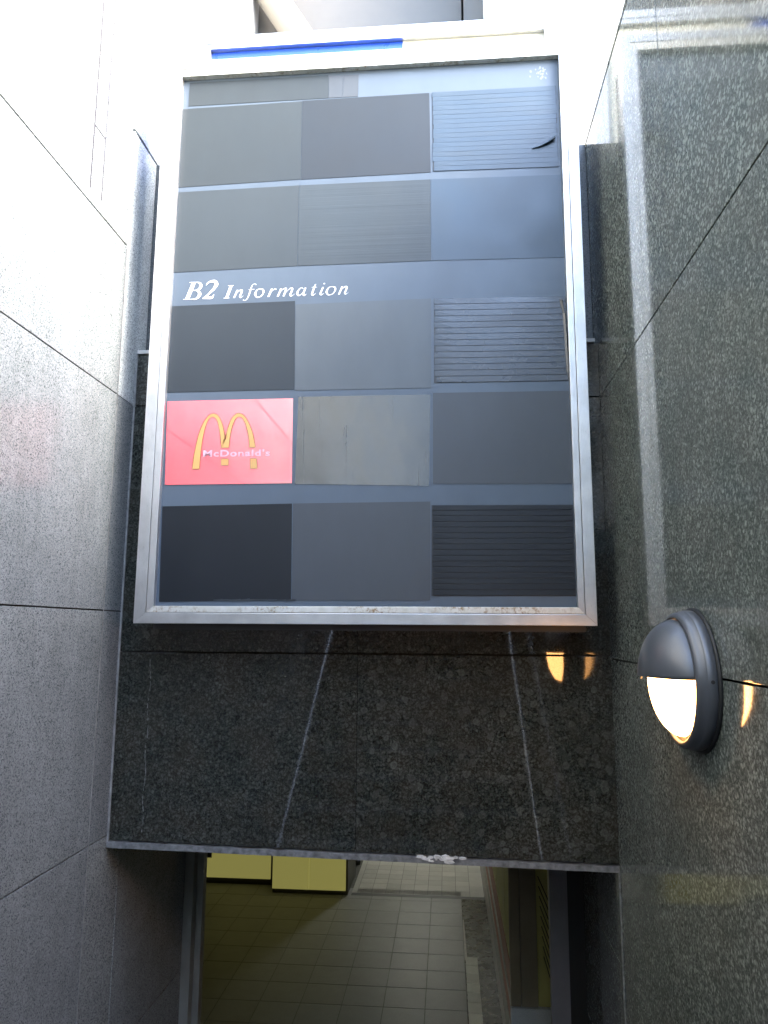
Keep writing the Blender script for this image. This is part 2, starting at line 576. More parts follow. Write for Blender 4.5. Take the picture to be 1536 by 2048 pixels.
b.build('lime_streak', M['lime'], bw)

# ------------------------------------------------------------ steps, rails, ground
st = structure('stairs', (0, 0, ZF))
RISE, TREAD = .1682, .2568
nst = 22
for i in range(nst):
    y1 = 1.80 - i * TREAD
    z1 = ZF + (i + 1) * RISE
    b = MB(); b.box(XL + .001, XR - .001, y1 - TREAD - .02, y1, ZF if i < 1 else z1 - RISE - .02, z1)
    b.build('step', M['step'], st)
b = MB(); b.box(-30, 30, -30, 1.80 - nst * TREAD - .021, ZS - .12, ZS); o = b.build('street', M['street']); o['kind'] = 'structure'
b = MB(); b.box(-30, XL - .39, 1.80 - nst * TREAD - .019, 30, ZS - .12, ZS); b.box(XR + .32, 30, 1.80 - nst * TREAD - .019, 30, ZS - .12, ZS)
b.box(XL - .388, XR + .318, 2.745, 30, ZS - .12, ZS)
o = b.build('pavement', M['street']); o['kind'] = 'structure'
b = MB(); b.box(-400, 400, -400, 400, -6, -5.9); o = b.build('ground', M['street']); o['kind'] = 'structure'


def rail(x, y0, side, label):
    t = thing('handrail', label, 'handrail', (x, 0, -1.0), 'handrails along the stairs')
    z = lambda y: -(y - y0) * .657
    b = MB(); b.tube([(x, 1.75, z(1.75)), (x, 1.0, z(1.0)), (x, -3.2, z(-3.2)), (x, -3.6, z(-3.2) - .02)], .009, 14)
    b.build('rail_tube', M['steel'], t)
    for y in (1.3, .1, -1.1, -2.3):
        b = MB(); b.tube([(x, y, z(y) - .015), (x, y, z(y) - .07), (x + side * .04, y, z(y) - .09), (XL if side < 0 else XR, y, z(y) - .09)], .007, 8)
        b.build('bracket', M['steel'], t)
rail(-1.05, -1.56, -1, 'slim steel handrail along the pale left wall of the stairs')
rail(.48, -.70, 1, 'slim steel handrail along the dark right wall of the stairs')

# ------------------------------------------------------------ main sign
SY = 2.402
sg = thing('sign_box', 'large aluminium framed sign board with dark panels and B2 Information lettering', 'sign', (-.28, SY, 0.011))
OX0, OX1, OZ0, OZ1 = -1.0455, .4745, .012, 2.112
GX0, GX1, GZ0, GZ1 = -1.0037, .4373, .0494, 2.078
IX0, IX1, IZ0, IZ1 = -.980, .416, .070, 2.049


def mitre_frame(parent, name, o, i, y, d, mats, bevel=.0012, gap=.0004):
    (ox0, ox1, oz0, oz1), (ix0, ix1, iz0, iz1) = o, i
    for pts, m in (([(ox0, oz0), (ox1, oz0), (ix1, iz0), (ix0, iz0)], mats[0]),
                   ([(ox0, oz1), (ix0, iz1), (ix1, iz1), (ox1, oz1)], mats[1]),
                   ([(ox0, oz0), (ix0, iz0), (ix0, iz1), (ox0, oz1)], mats[2]),
                   ([(ox1, oz0), (ox1, oz1), (ix1, iz1), (ix1, iz0)], mats[3])):
        cx = sum(p[0] for p in pts) / 4; cz = sum(p[1] for p in pts) / 4
        mb = MB()
        mb.prism([(x, y, z) for x, z in pts], (0, d, 0))
        mb.build(name, m, parent, bevel=bevel)


g = .0016
mitre_frame(sg, 'outer_rail', (OX0, OX1, OZ0, OZ1), (GX0 - g, GX1 + g, GZ0 - g, GZ1 + g), SY, .05, (M['alu_h'], M['alu_h'], M['alu'], M['alu']))
mitre_frame(sg, 'inner_rail', (GX0, GX1, GZ0, GZ1), (IX0, IX1, IZ0, IZ1), SY + .0015, .045, (M['alu_dirty'], M['alu_dirty'], M['alu'], M['alu']))
b = MB(); b.box(-.996, .447, SY + .05, YB - .001, -.008, 2.09); b.build('housing', M['housing'], sg)
FY = SY + .023
b = MB(); b.box(GX0 + .002, GX1 - .002, FY, FY + .02, GZ0 + .002, GZ1 - .002); b.build('face_sheet', M['sheet'], sg)

# name panels: dark films stuck over the old names
def panel(pts, mat, lift=.0014, name='name_panel', label=None):
    b = MB()
    y = FY - lift
    b.prism([(x, y, z) for x, z in pts], (0, .0012, 0))
    return b.build(name, mat, sg, label=label)


F11 = film('film_charcoal', (.018, .024, .031), .46, spec=.4)
F10 = film('film_slate_light', (.034, .044, .051), .46, spec=.4)
F1 = film('film_slate', (.026, .034, .039), .46, spec=.4)
F2 = film('film_grey', (.068, .082, .094), .40, streak=.07)
F3 = film('film_blue_grey', (.034, .054, .078), .36)
F4 = film('film_dark', (.022, .029, .036), .42, spec=.35)
F5 = film('film_black', (.012, .015, .019), .40, spec=.28)
F6 = film('film_dark_gloss', (.020, .022, .021), .17, drip=1.0, ior=1.9, warp=5.0)
F7 = film('film_pale', (.036, .047, .055), .44, spec=.4, crease=.6)
F8 = film('film_strip_dark', (.024, .030, .038), .28, ior=1.6)
F9 = film('film_mid', (.046, .055, .066), .45)
panel([(-.957, 2.038), (-.426, 2.036), (-.424, 1.942), (-.957, 1.940)], F1)
panel([(-.4245, 2.033), (-.371, 2.033), (-.371, 1.942), (-.4225, 1.942)], F9)
panel([(-.3695, 2.033), (-.312, 2.032), (-.314, 1.942), (-.3695, 1.942)], F9)
panel([(-.978, 1.929), (-.5235, 1.934), (-.5205, 1.618), (-.978, 1.608)], F1)
panel([(-.522, 1.936), (-.051, 1.940), (-.047, 1.622), (-.519, 1.617)], F11)
panel([(-.978, 1.588), (-.5265, 1.594), (-.5255, 1.280), (-.979, 1.272)], F10)
panel([(-.525, 1.594), (-.0485, 1.594), (-.0465, 1.282), (-.524, 1.280)], F7)
panel([(-.047, 1.594), (.411, 1.589), (.4145, 1.276), (-.045, 1.282)], F3)
panel([(-.979, 1.142), (-.530, 1.147), (-.5235, .820), (-.979, .819)], F4)
panel([(-.528, 1.134), (-.0475, 1.140), (-.0485, .815), (-.5215, .816)], F2)
panel([(-.043, .797), (.4145, .794), (.4145, .475), (-.044, .480)], F9)
panel([(-.509, .793), (-.051, .792), (-.057, .473), (-.514, .485)], F6, label='glossy black name panel with drip marks')
panel([(-.975, .411), (-.522, .417), (-.517, .092), (-.969, .084)], F5)
panel([(-.5185, .417), (-.053, .420), (-.054, .091), (-.5145, .090)], F9)


def strip_panel(pts, mat, n, lab, amp=1.0, gapf=.03):
    """a covering made of narrow tapes laid one over another, each its own piece"""
    (xa, za), (xb, zb), (xc, zc), (xd, zd) = pts      # TL TR BR BL
    base = panel(pts, M['housing'], lift=.0012, label=lab)
    for k in range(n):
        t0, t1 = k / n, (k + 1) / n - gapf / n
        L0, L1 = za + (zd - za) * t0, za + (zd - za) * t1
        R0, R1 = zb + (zc - zb) * t0, zb + (zc - zb) * t1
        j = [amp * random.uniform(-.0007, .0007) for _ in range(4)]
        ex0 = random.uniform(.000, .006); ex1 = random.uniform(.000, .004)
        if k % 5 == 3:
            ex0 += random.uniform(0, .004)
        b = MB()
        m = 6
        lift = [amp * random.uniform(.0001, .0005) for _ in range(m + 1)]
        lift[0] += .0012; lift[-1] += .0012
        prev = None
        for s in range(m + 1):
            u = s / m
            x = (xa + ex0) + ((xb - ex1) - (xa + ex0)) * u
            zt = L0 + (R0 - L0) * u + j[0] * math.sin(3 * u) * .6
            zb_ = L1 + (R1 - L1) * u + j[1] * math.sin(3 * u + 1) * .6
            y = FY - .0014
            v = (b.bm.verts.new((x, y - .0004 - lift[s], zt)), b.bm.verts.new((x, y - .0004 - .0011 * amp - lift[s] * .6, zb_)), b.bm.verts.new((x, y - .0002, zb_)))
            if prev:
                b.bm.faces.new((prev[0], prev[1], v[1], v[0])); b.bm.faces.new((prev[1], prev[2], v[2], v[1]))
            prev = v
        o = b.build('tape_strip', mat, base)
    return base


strip_panel([(-.0405, 1.940), (.406, 1.940), (.406, 1.620), (-.039, 1.625)], F3, 17, 'bluish name panel of narrow tapes with a torn right edge', .4, .025)
strip_panel([(-.038, 1.138), (.4145, 1.132), (.4145, .829), (-.039, .832)], F8, 14, 'shiny dark name panel of narrow tapes', .5, .09)
strip_panel([(-.049, .407), (.4145, .405), (.4145, .107), (-.051, .106)], F5, 16, 'black name panel of narrow tapes with curled ends', 1.0, .13)
# peeling flap on the upper right panel, curled edge on the middle right panel
b = MB()
fl = [(.315, 1.694, 0), (.345, 1.700, .003), (.372, 1.711, .008), (.398, 1.727, .013)]
for (xa, za, la), (xb, zb, lb) in zip(fl, fl[1:]):
    b.poly([(xa, FY - .003, za + .016 * (la + .004) / .017), (xb, FY - .003, zb + .016 * (lb + .004) / .017), (xb, FY - .006 - lb, zb), (xa, FY - .006 - la, za)])
b.build('peeling_flap', F3, sg)
b = MB()
cu = [(.392, 1.120), (.402, 1.07), (.405, 1.00), (.406, .94), (.409, .86), (.413, .835)]
for (xa, za), (xb, zb) in zip(cu, cu[1:]):
    b.poly([(xa, FY - .0035, za), (xb, FY - .0035, zb), (xb + .006, FY - .009, zb - .002), (xa + .007, FY - .010, za - .002)])
    b.poly([(xa + .007, FY - .010, za - .002), (xb + .006, FY - .009, zb - .002), (xb + .009, FY - .002, zb - .002), (xa + .012, FY - .002, za)])
b.build('curled_edge', F8, sg)
b = MB()
for k in range(9):
    x = -.78 + k * .031
    b.poly([(x, FY - .0032, .086 + random.uniform(0, .003)), (x + .031, FY - .0032, .087 + random.uniform(0, .003)), (x + .031, FY - .0050, .0935 + random.uniform(0, .004)), (x, FY - .0050, .0915 + random.uniform(0, .003))])
b.build('lifted_film_edge', F9, sg)

# --- red panel with the arched M
t = NT('red_gloss_panel')
c = t.coords()
t.set(base=t.mix(1.0, (.84, .075, .10), t.ramp(t.noise(c, 5, 4), [(0.3, .93), (0.7, 1.05)]), 'MULTIPLY'), rough=.03, ior=2.5, coat=1.0, crough=.02)
M['red'] = t.m
M['arch_yellow'] = plain('golden_vinyl', (.66, .37, .13), .15, var=.04)
M['arch_edge'] = plain('dark_red_outline', (.25, .05, .02), .4, var=.04)
rp = panel([(-.977, .786), (-.528, .788), (-.524, .487), (-.970, .486)], M['red'], lift=.0020, label='red name panel with yellow arched letter M')


def zp7(u, v):
    """drawing units of the red panel -> metres on the board (the panel is 1275 x 850 units)"""
    # bilinear map of the panel's own corners
    tu = (u - 90) / 1270.0
    tv = (v - 125) / 845.0
    xl_ = -.977 + (.007) * tv; xr_ = -.528 + .004 * tv
    x = xl_ + (xr_ - xl_) * ((u - (90 - 38 * tv)) / ((1358 - 18 * tv) - (90 - 38 * tv)))
    top_v = 125 - 40 * tu; bot_v = 972 - 20 * tu
    z = .787 - .301 * ((v - top_v) / (bot_v - top_v))
    return x, z


def smooth(pts, n=6):
    out = []
    P = [pts[0]] + pts + [pts[-1]]
    for i in range(1, len(P) - 2):
        p0, p1, p2, p3 = P[i - 1], P[i], P[i + 1], P[i + 2]
        for k in range(n):
            t = k / n
            out.append(tuple(.5 * ((2 * p1[j]) + (-p0[j] + p2[j]) * t + (2 * p0[j] - 5 * p1[j] + 4 * p2[j] - p3[j]) * t * t + (-p0[j] + 3 * p1[j] - 3 * p2[j] + p3[j]) * t ** 3) for j in range(len(p1))))
    out.append(pts[-1])
    return out


outer = smooth([(335, 815), (352, 690), (380, 560), (410, 450), (455, 345), (505, 275), (555, 250), (605, 268), (640, 330), (662, 410), (676, 510)], 5) + \
        smooth([(679, 510), (692, 430), (715, 360), (745, 295), (785, 252), (820, 243), (868, 266), (910, 330), (945, 415), (966, 500), (981, 592)], 5)
inner = smooth([(916, 592), (914, 520), (903, 440), (880, 350), (850, 296), (818, 281), (788, 297), (762, 345), (740, 415), (722, 510), (712, 598)], 5) + \
        smooth([(633, 598), (628, 520), (617, 420), (600, 335), (577, 297), (550, 284), (522, 297), (500, 330), (472, 405), (445, 520), (425, 660), (410, 815)], 5)
shapes = [outer + inner,
          [(629, 708), (708, 708), (705, 775), (629, 775)],
          [(924, 703), (992, 703), (997, 805), (924, 805)]]


def flat_poly(mb, pts2, y):
    vs = [mb.bm.verts.new((x, y, z)) for x, z in pts2]
    f = mb.bm.faces.new(vs)
    bmesh.ops.triangulate(mb.bm, faces=[f])


b = MB()
for s in shapes:
    flat_poly(b, [zp7(*p) for p in s], FY - .0026)
b.build('letter_arches', M['arch_yellow'], rp)
for s in shapes:
    b = MB()
    q = [zp7(*p) for p in s]
    n = len(q)
    nrm = []
    for i in range(n):
        d = Vector(q[(i + 1) % n]) - Vector(q[i - 1])
        d = d.normalized() if d.length > 1e-9 else Vector((1, 0))
        nrm.append(Vector((-d.y, d.x)))
    w = .0010
    for i in range(n):
        j = (i + 1) % n
        c4 = [Vector(q[i]) + nrm[i] * w, Vector(q[j]) + nrm[j] * w, Vector(q[j]) - nrm[j] * w, Vector(q[i]) - nrm[i] * w]
        b.poly([(p.x, FY - .0030, p.y) for p in c4])
    bmesh.ops.remove_doubles(b.bm, verts=b.bm.verts[:], dist=1e-6)
    b.build('arch_outline', M['arch_edge'], rp)


def text_mesh(txt, x0, x1, z0, height, y, mat, parent, name, spacing=1.0, offset=0.0):
    cu = bpy.data.curves.new(name, 'FONT')
    cu.body = txt
    cu.size = 1.0
    cu.space_character = spacing
    cu.offset = offset
    ob = bpy.data.objects.new('tmp', cu)
    COL.objects.link(ob)
    dg = bpy.context.evaluated_depsgraph_get()
    me = bpy.data.meshes.new_from_object(ob.evaluated_get(dg))
    bpy.data.objects.remove(ob)
    xs = [v.co.x for v in me.vertices]; ys = [v.co.y for v in me.vertices]
    sx = (x1 - x0) / (max(xs) - min(xs)); sz = height / (max(ys) - min(ys))
    pl = wloc(parent)
    for v in me.vertices:
        X = x0 + (v.co.x - min(xs)) * sx; Z = z0 + (v.co.y - min(ys)) * sz
        v.co = Vector((X, y, Z)) - pl
    me.name = name
    me.materials.clear(); me.materials.append(mat)
    for p in me.polygons:
        p.material_index = 0
    o = bpy.data.objects.new(name, me)
    COL.objects.link(o)
    o.parent = parent
    return o


M['lilac'] = plain('worn_white_lettering', (.80, .44, .52), .3, var=.15, vscale=60)
text_mesh("McDonald's", -.838, -.603, .583, .0245, FY - .0034, M['lilac'], rp, 'lettering', spacing=1.12, offset=.025)

# --- B2 Information, drawn as broad-nib strokes (u along, h above baseline, w width)
S = []
def pen(*p):
    S.append(list(p))
# B
pen((92, 2, 34), (107, 45, 35), (128, 100, 35), (142, 141, 33))
pen((60, 3, 6), (100, 2, 7), (150, 2, 8), (172, 8, 16), (190, 25, 27), (196, 45, 29), (186, 64, 20), (165, 73, 8), (140, 74, 5))
pen((140, 75, 5), (170, 77, 9), (194, 88, 22), (203, 108, 28), (198, 128, 22), (180, 139, 10), (150, 142, 6), (105, 142, 5))
# 2
pen((247, 112, 7), (262, 134, 12), (290, 145, 16), (318, 143, 26), (333, 125, 33), (325, 98, 30), (300, 68, 20), (262, 32, 12), (228, 6, 10))
pen((222, 5, 8), (250, 9, 20), (285, 9, 22), (303, 12, 18), (316, 36, 5))
# I
pen((424, 3, 25), (440, 50, 25), (458, 102, 25))
pen((398, 2, 5), (424, 2, 6), (450, 2, 5)); pen((432, 104, 5), (456, 104, 6), (480, 104, 5))


def stem(u, h0, h1, w, k=.42):
    pen((u, h0, w * .95), (u + (h1 - h0) * k, h1, w))
def hair(a, b_, w=4.5):
    pen((a[0], a[1], w), ((a[0] + b_[0]) / 2 - 2, (a[1] + b_[1]) / 2 + 3, w), (b_[0], b_[1], w))
def ncurve(u, w, XH=66, wid=56, k=.42):
    stem(u, 1, XH, w)
    pen((u + 12, 24, 3), (u + 30, 48, 5), (u + 48, XH - 4, 9), (u + 64, XH - 5, w * .9), (u + 60, XH - 26, w), (u + 50, 16, w), (u + 52, 4, w * .75), (u + 66, 6, 4), (u + 78, 18, 3))
ncurve(486, 17)
# f
pen((668, 104, 10), (652, 112, 5), (634, 98, 8), (622, 62, 13), (610, 22, 13), (596, -10, 9), (580, -22, 5), (562, -18, 9)); pen((606, 67, 5), (655, 67, 5))
# o
pen((706, 66, 8), (686, 66, 7), (668, 48, 15), (662, 24, 19), (672, 4, 12), (690, 0, 8), (716, 12, 10), (730, 38, 15), (728, 60, 13), (706, 67, 7))
# r
stem(772, 1, 66, 18); pen((784, 26, 3), (802, 48, 5), (822, 62, 8), (836, 60, 12))
# m
stem(850, 1, 66, 18)
pen((862, 24, 3), (880, 48, 4), (900, 63, 8), (918, 62, 16), (908, 30, 17), (898, 1, 17))
pen((912, 24, 3), (932, 48, 4), (950, 63, 8), (969, 62, 16), (960, 30, 17), (952, 14, 17), (958, 3, 13), (976, 8, 4), (988, 18, 3))
# a
pen((1060, 58, 7), (1044, 66, 7), (1022, 50, 13), (1010, 22, 18), (1020, 4, 12), (1040, 10, 6), (1062, 34, 5))
pen((1078, 66, 15), (1066, 34, 16), (1060, 12, 16), (1068, 3, 11), (1086, 14, 4))
# t
pen((1160, 92, 8), (1150, 66, 16), (1136, 26, 17), (1132, 8, 16), (1142, 2, 9), (1162, 16, 4)); pen((1128, 67, 4), (1172, 67, 4))
# i
pen((1222, 66, 15), (1206, 28, 16), (1200, 10, 15), (1210, 3, 9), (1228, 14, 4)); pen((1226, 92, 11), (1237, 96, 10))
# o
pen((1296, 66, 7), (1276, 64, 7), (1258, 46, 14), (1252, 22, 18), (1262, 4, 12), (1280, 0, 7), (1306, 12, 9), (1322, 38, 14), (1320, 60, 12), (1296, 67, 6))
ncurve(1352, 16)
b = MB()
PX = 1 / 4.15 / 551.0
PZ = 1 / 4.15 / 522.0
k_ = 0
for s in S:
    q = smooth(s, 5)
    k_ += 1
    L, Rr = [], []
    for i in range(len(q)):
        a = q[max(i - 1, 0)]; c_ = q[min(i + 1, len(q) - 1)]
        d = Vector((c_[0] - a[0], c_[1] - a[1]))
        d = d.normalized() if d.length > 1e-6 else Vector((1, 0))
        # stems are cut level (serif faces): width measured along u for steep strokes, else along the normal
        nv = Vector((1, 0)) if abs(d.y) > .75 else Vector((-d.y, d.x)) * (1 if d.x < 0 else 1)
        if abs(d.y) > .75 and d.y > 0:
            nv = Vector((-1, 0))
        w = max(q[i][2] * .88, q[i][2] - 1.5) / 2 * (.75 if q[i][2] < 8 else 1)
        P0 = Vector((q[i][0], q[i][1]))
        L.append(P0 + nv * w); Rr.append(P0 - nv * w)
    y = FY - .0020 - .00001 * k_
    mp = lambda p: (-.936 + (p.x - 65) * PX, y, 1.165 + p.y * PZ)
    vl = [b.bm.verts.new(mp(p)) for p in L]; vr = [b.bm.verts.new(mp(p)) for p in Rr]
    for i in range(len(q) - 1):
        b.bm.faces.new((vl[i], vr[i], vr[i + 1], vl[i + 1]))
b.build('lettering', M['white_vinyl'], sg)
# scuffed sticker remains in the top right corner of the board
b = MB()
for k in range(22):
    x = random.uniform(.315, .375); z = random.uniform(1.972, 2.018)
    s = random.uniform(.002, .006)
    b.poly([(x + s * math.cos(a) * random.uniform(.5, 1.2), FY - .0006 - k * .00002, z + s * 1.3 * math.sin(a) * random.uniform(.5, 1.2)) for a in [i * 1.2566 for i in range(5)]])
b.build('sticker_remains', plain('sticker_residue', (.16, .19, .225), .6), sg)

# ------------------------------------------------------------ second sign behind the first
s2 = thing('sign_box', 'second sign box behind the first, thin blue and cream band under its rail', 'sign', (-.28, 2.85, 1.0))
Y2 = 2.80
mitre_frame(s2, 'outer_rail', (-1.085, .488, .95, 2.576), (-1.047, .450, .99, 2.540), Y2, .05, (M['alu_h'], M['alu_h'], M['alu'], M['alu']))
mitre_frame(s2, 'inner_rail', (-1.0455, .4485, .9915, 2.5385), (-1.020, .428, 1.02, 2.515), Y2 + .0015, .045, (M['alu_h'], M['alu_h'], M['alu'], M['alu']))
b = MB(); b.box(-1.04, .45, Y2 + .05, 3.0, .93, 2.55); b.build('housing', M['silver_side'], s2)
b = MB(); b.box(-1.045, -.1735, Y2 + .022, Y2 + .04, 1.0, 2.53); b.build('face_panel', M['blue'], s2, label='blue half of the sign face')
b = MB(); b.box(-.1725, .447, Y2 + .022, Y2 + .04, 1.0, 2.53); b.build('face_panel', M['cream'], s2, label='cream half of the sign face')

# ------------------------------------------------------------ wall lamp
LY, LZ = 1.728, -.108
lp = thing('wall_lamp', 'round grey eyelid wall lamp glowing warm white on the right wall', 'lamp', (XR, LY, LZ))


def lathe(parent, prof, name, mat, seg=64, a0=0.0, a1=2 * math.pi, keep=None):
    """prof = (radius, distance out from the wall); revolved about the wall normal"""
    b = MB()
    rings = []
    full = abs(a1 - a0 - 2 * math.pi) < 1e-6
    for r, d in prof:
        ring = []
        for k in range(seg if full else seg + 1):
            a = a0 + (a1 - a0) * k / seg
            ring.append(b.bm.verts.new((XR - d, LY + r * math.cos(a), LZ + r * math.sin(a))))
        rings.append(ring)
    for r0, r1 in zip(rings, rings[1:]):
        m = len(r0)
        for k in range(m if full else m - 1):
            f = b.bm.faces.new((r0[k], r0[(k + 1) % m], r1[(k + 1) % m], r1[k]))
            f.smooth = True
    bmesh.ops.remove_doubles(b.bm, verts=b.bm.verts[:], dist=1e-6)
    return b.build(name, mat, parent)


lathe(lp, [(.156, .0005), (.158, .002), (.158, .007), (.150, .0075)], 'gasket', M['gasket'])
lathe(lp, [(.149, .006), (.1520, .009), (.1520, .026), (.1505, .0275), (.1485, .0285), (.1475, .040), (.1450, .0445), (.1400, .0475), (.1370, .0480), (.1345, .0465), (.1335, .040)], 'rim', M['lamp_metal'])
lathe(lp, [(.0005, .008), (.147, .008), (.147, .012), (.0005, .012)], 'backplate', M['lamp_metal'])
dome = [(.1175 * math.cos(t), .060 + .084 * math.sin(t)) for t in [i * math.pi / 2 / 18 for i in range(19)]]
# hood: upper part of the dome, cut level a little above the lamp centre, with a thickness
b = MB()
seg = 48
def hood_pt(r, d, a):
    return Vector((XR - d, LY + r * math.cos(a), LZ + r * math.sin(a)))
cut = .006
def hood_shell(bmx, R_, D_, d0, flip=False):
    rings = []
    for i in range(19):
        t = i * math.pi / 2 / 18
        r = R_ * math.cos(t); d = d0 + D_ * math.sin(t)
        a_c = math.asin(min(1, cut / r)) if r > cut else math.pi / 2
        rings.append([bmx.verts.new(hood_pt(r, d, a_c + (math.pi - 2 * a_c) * k / seg)) for k in range(seg + 1)])
    for r0, r1 in zip(rings, rings[1:]):
        for k in range(seg):
            try:
                f = bmx.faces.new((r0[k], r0[k + 1], r1[k + 1], r1[k])); f.smooth = True
            except ValueError:
                pass
    return rings
ra = hood_shell(b.bm, .1325, .082, .042)
rb = hood_shell(b.bm, .1290, .0785, .042)
for e in (0, -1):
    for i in range(18):
        b.bm.faces.new((ra[i][e], ra[i + 1][e], rb[i + 1][e], rb[i][e]))
bmesh.ops.remove_doubles(b.bm, verts=b.bm.verts[:], dist=2e-6)
b.build('hood', M['lamp_metal'], lp)
lathe(lp, [(.1230 * math.cos(t), .040 + .060 * math.sin(t)) for t in [i * math.pi / 2 / 16 for i in range(17)]], 'lens', M['lens'])
for sy in (-1,):
    b = MB(); b.tube([(XR - .018, LY - .1500, LZ + .004), (XR - .018, LY - .1535, LZ + .004)], .004, 12)
    b.build('screw', M['gasket'], lp)

# ------------------------------------------------------------ passage behind the opening
df = thing('door_frame', 'grey metal door frame just inside the passage opening', 'door frame', (-.3, 3.42, ZF))
b = MB(); b.box(XL - .02, -1.140, 3.422, 3.47, ZF, -.75); b.build('jamb', M['frame_grey'], df)
b = MB(); b.box(XL - .02, -1.112, 3.476, 3.52, ZF, -.75); b.build('jamb', M['frame_grey'], df)
b = MB(); b.box(.416, .490, 3.325, 3.375, ZF, -.76); b.build('jamb', M['frame_dark'], df, label='dark bronze jamb beside the polished wall')
b = MB(); b.box(.4905, XR + .03, 3.330, 3.36, ZF, -.76); b.build('stop', M['black_part'], df)

fl = structure('floor', (0, 0, ZF))
b = MB(); b.box(-4.2, 3.0, 1.801, 12.2, ZF - .1, ZF - .003); b.build('grout_bed', M['grout'], fl)
TS = .314
tile_me = None
def tile_copy(name, src, x, y):
    o = src.copy(); COL.objects.link(o); o.parent = fl; o.location = (x, y, 0)
    return o
def tile_src(name, sx, sy, mat, g_=.0022):
    b = MB(); b.box(g_, sx - g_, g_, sy - g_, -.0035, 0.0)
    me_o = b.build(name, mat, None, bevel=.0012)
    return me_o
src = tile_src('floor_tile', TS, TS, M['tile'])
first = True
x = -.5
xs = [-.5 + TS * k for k in range(-8, 2)]
ysn = [7.838 + .04 + TS * (k) for k in range(-15, 2)]
for xx in xs:
    for yy in ysn:
        if first:
            src.parent = fl; src.location = (xx, yy, 0); first = False
        else:
            tile_copy('floor_tile', src, xx, yy)
b = MB(); b.box(-1.04, .383, 8.285, 8.362, ZF - .003, ZF + .0005); b.build('drain_strip', M['drain'], fl)
b = MB(); b.box(.131, .383, 3.0, 8.283, ZF - .003, ZF - .0004); b.build('dark_border', M['black_floor'], fl)
b = MB(); b.box(-1.04, -.985, 8.364, 12.0, ZF - .003, ZF + .0002); b.build('plain_border', M['tile_small'], fl)
src = tile_src('small_tile', .1555, .157, M['tile_small'], .0020)
first = True
for i in range(9):
    for j in range(18):
        xx, yy = -.983 + i * .1505, 8.366 + j * .157
        if first:
            src.parent = fl; src.location = (xx, yy, 0); src.scale = (.968, 1, 1); first = False
        else:
            o = tile_copy('small_tile', src, xx, yy)
kb = thing('tiled_kerb', 'low white tiled kerb on the passage floor beside the dark border', 'kerb', (.17, 6.3, ZF))
b = MB(); b.box(.136, .230, 4.9, 6.80, ZF, ZF + .035); b.build('kerb_core', M['grout'], kb)
for j in range(12):
    b = MB(); b.box(.133, .233, 6.80 - (j + 1) * .155 + .003, 6.80 - j * .155 - .003, ZF + .0355, ZF + .045)
    b.build('tile', M['tile_white'], kb, bevel=.001)
b = MB(); b.prism([(.128, 6.82, ZF), (.150, 6.82, ZF), (.139, 7.7, ZF), (.131, 7.7, ZF)], (0, 0, .012)); b.build('edge_strip', M['white_trim'], kb)

# passage walls and ceiling
pw = structure('passage_walls', (0, 6, ZF))
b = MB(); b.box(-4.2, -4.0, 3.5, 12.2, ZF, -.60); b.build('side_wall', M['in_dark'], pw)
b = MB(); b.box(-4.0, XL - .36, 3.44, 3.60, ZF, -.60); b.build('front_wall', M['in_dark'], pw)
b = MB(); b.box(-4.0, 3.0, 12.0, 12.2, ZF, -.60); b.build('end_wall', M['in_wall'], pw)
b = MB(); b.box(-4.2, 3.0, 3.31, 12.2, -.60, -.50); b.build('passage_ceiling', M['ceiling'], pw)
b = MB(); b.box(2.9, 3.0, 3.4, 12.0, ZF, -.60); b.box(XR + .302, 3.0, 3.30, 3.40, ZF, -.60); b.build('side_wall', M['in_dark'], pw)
b = MB(); b.box(-4.0, -1.06, 9.3, 9.4, ZF, -.60); b.build('cross_wall', M['in_dark'], pw)
# right passage wall with boards
shop = thing('shop_front', 'low lit shop front along the passage, striped boards and posters', 'shop front', (.45, 7, ZF))
b = MB(); b.box(.392, .47, 4.76, 11.99, ZF, -.61); b.build('wall_panel', M['in_dark'], shop)
b = MB(); b.box(.376, .391, 4.72, 11.9, ZF + .001, -2.62); b.build('skirting', M['white_trim'], shop)
b = MB(); b.box(.380, .391, 4.72, 9.4, -2.615, -2.50); b.build('board', M['frame_grey'], shop)
b = MB(); b.box(.380, .391, 4.72, 9.4, -2.495, -2.10); b.build('board', M['red_brown'], shop)
b = MB(); b.box(.372, .391, 4.72, 9.4, -2.30, -2.265); b.build('rail_strip', M['white_trim'], shop)
b = MB(); b.box(.374, .391, 4.72, 9.4, -2.47, -2.455); b.build('rail_strip', M['white_trim'], shop)
for y0, y1 in ((4.74, 5.5), (5.54, 6.4), (6.44, 7.6), (7.64, 9.3)):
    b = MB(); b.box(.383, .391, y0, y1, -2.09, -1.2); b.build('poster', M['ygreen'], shop)
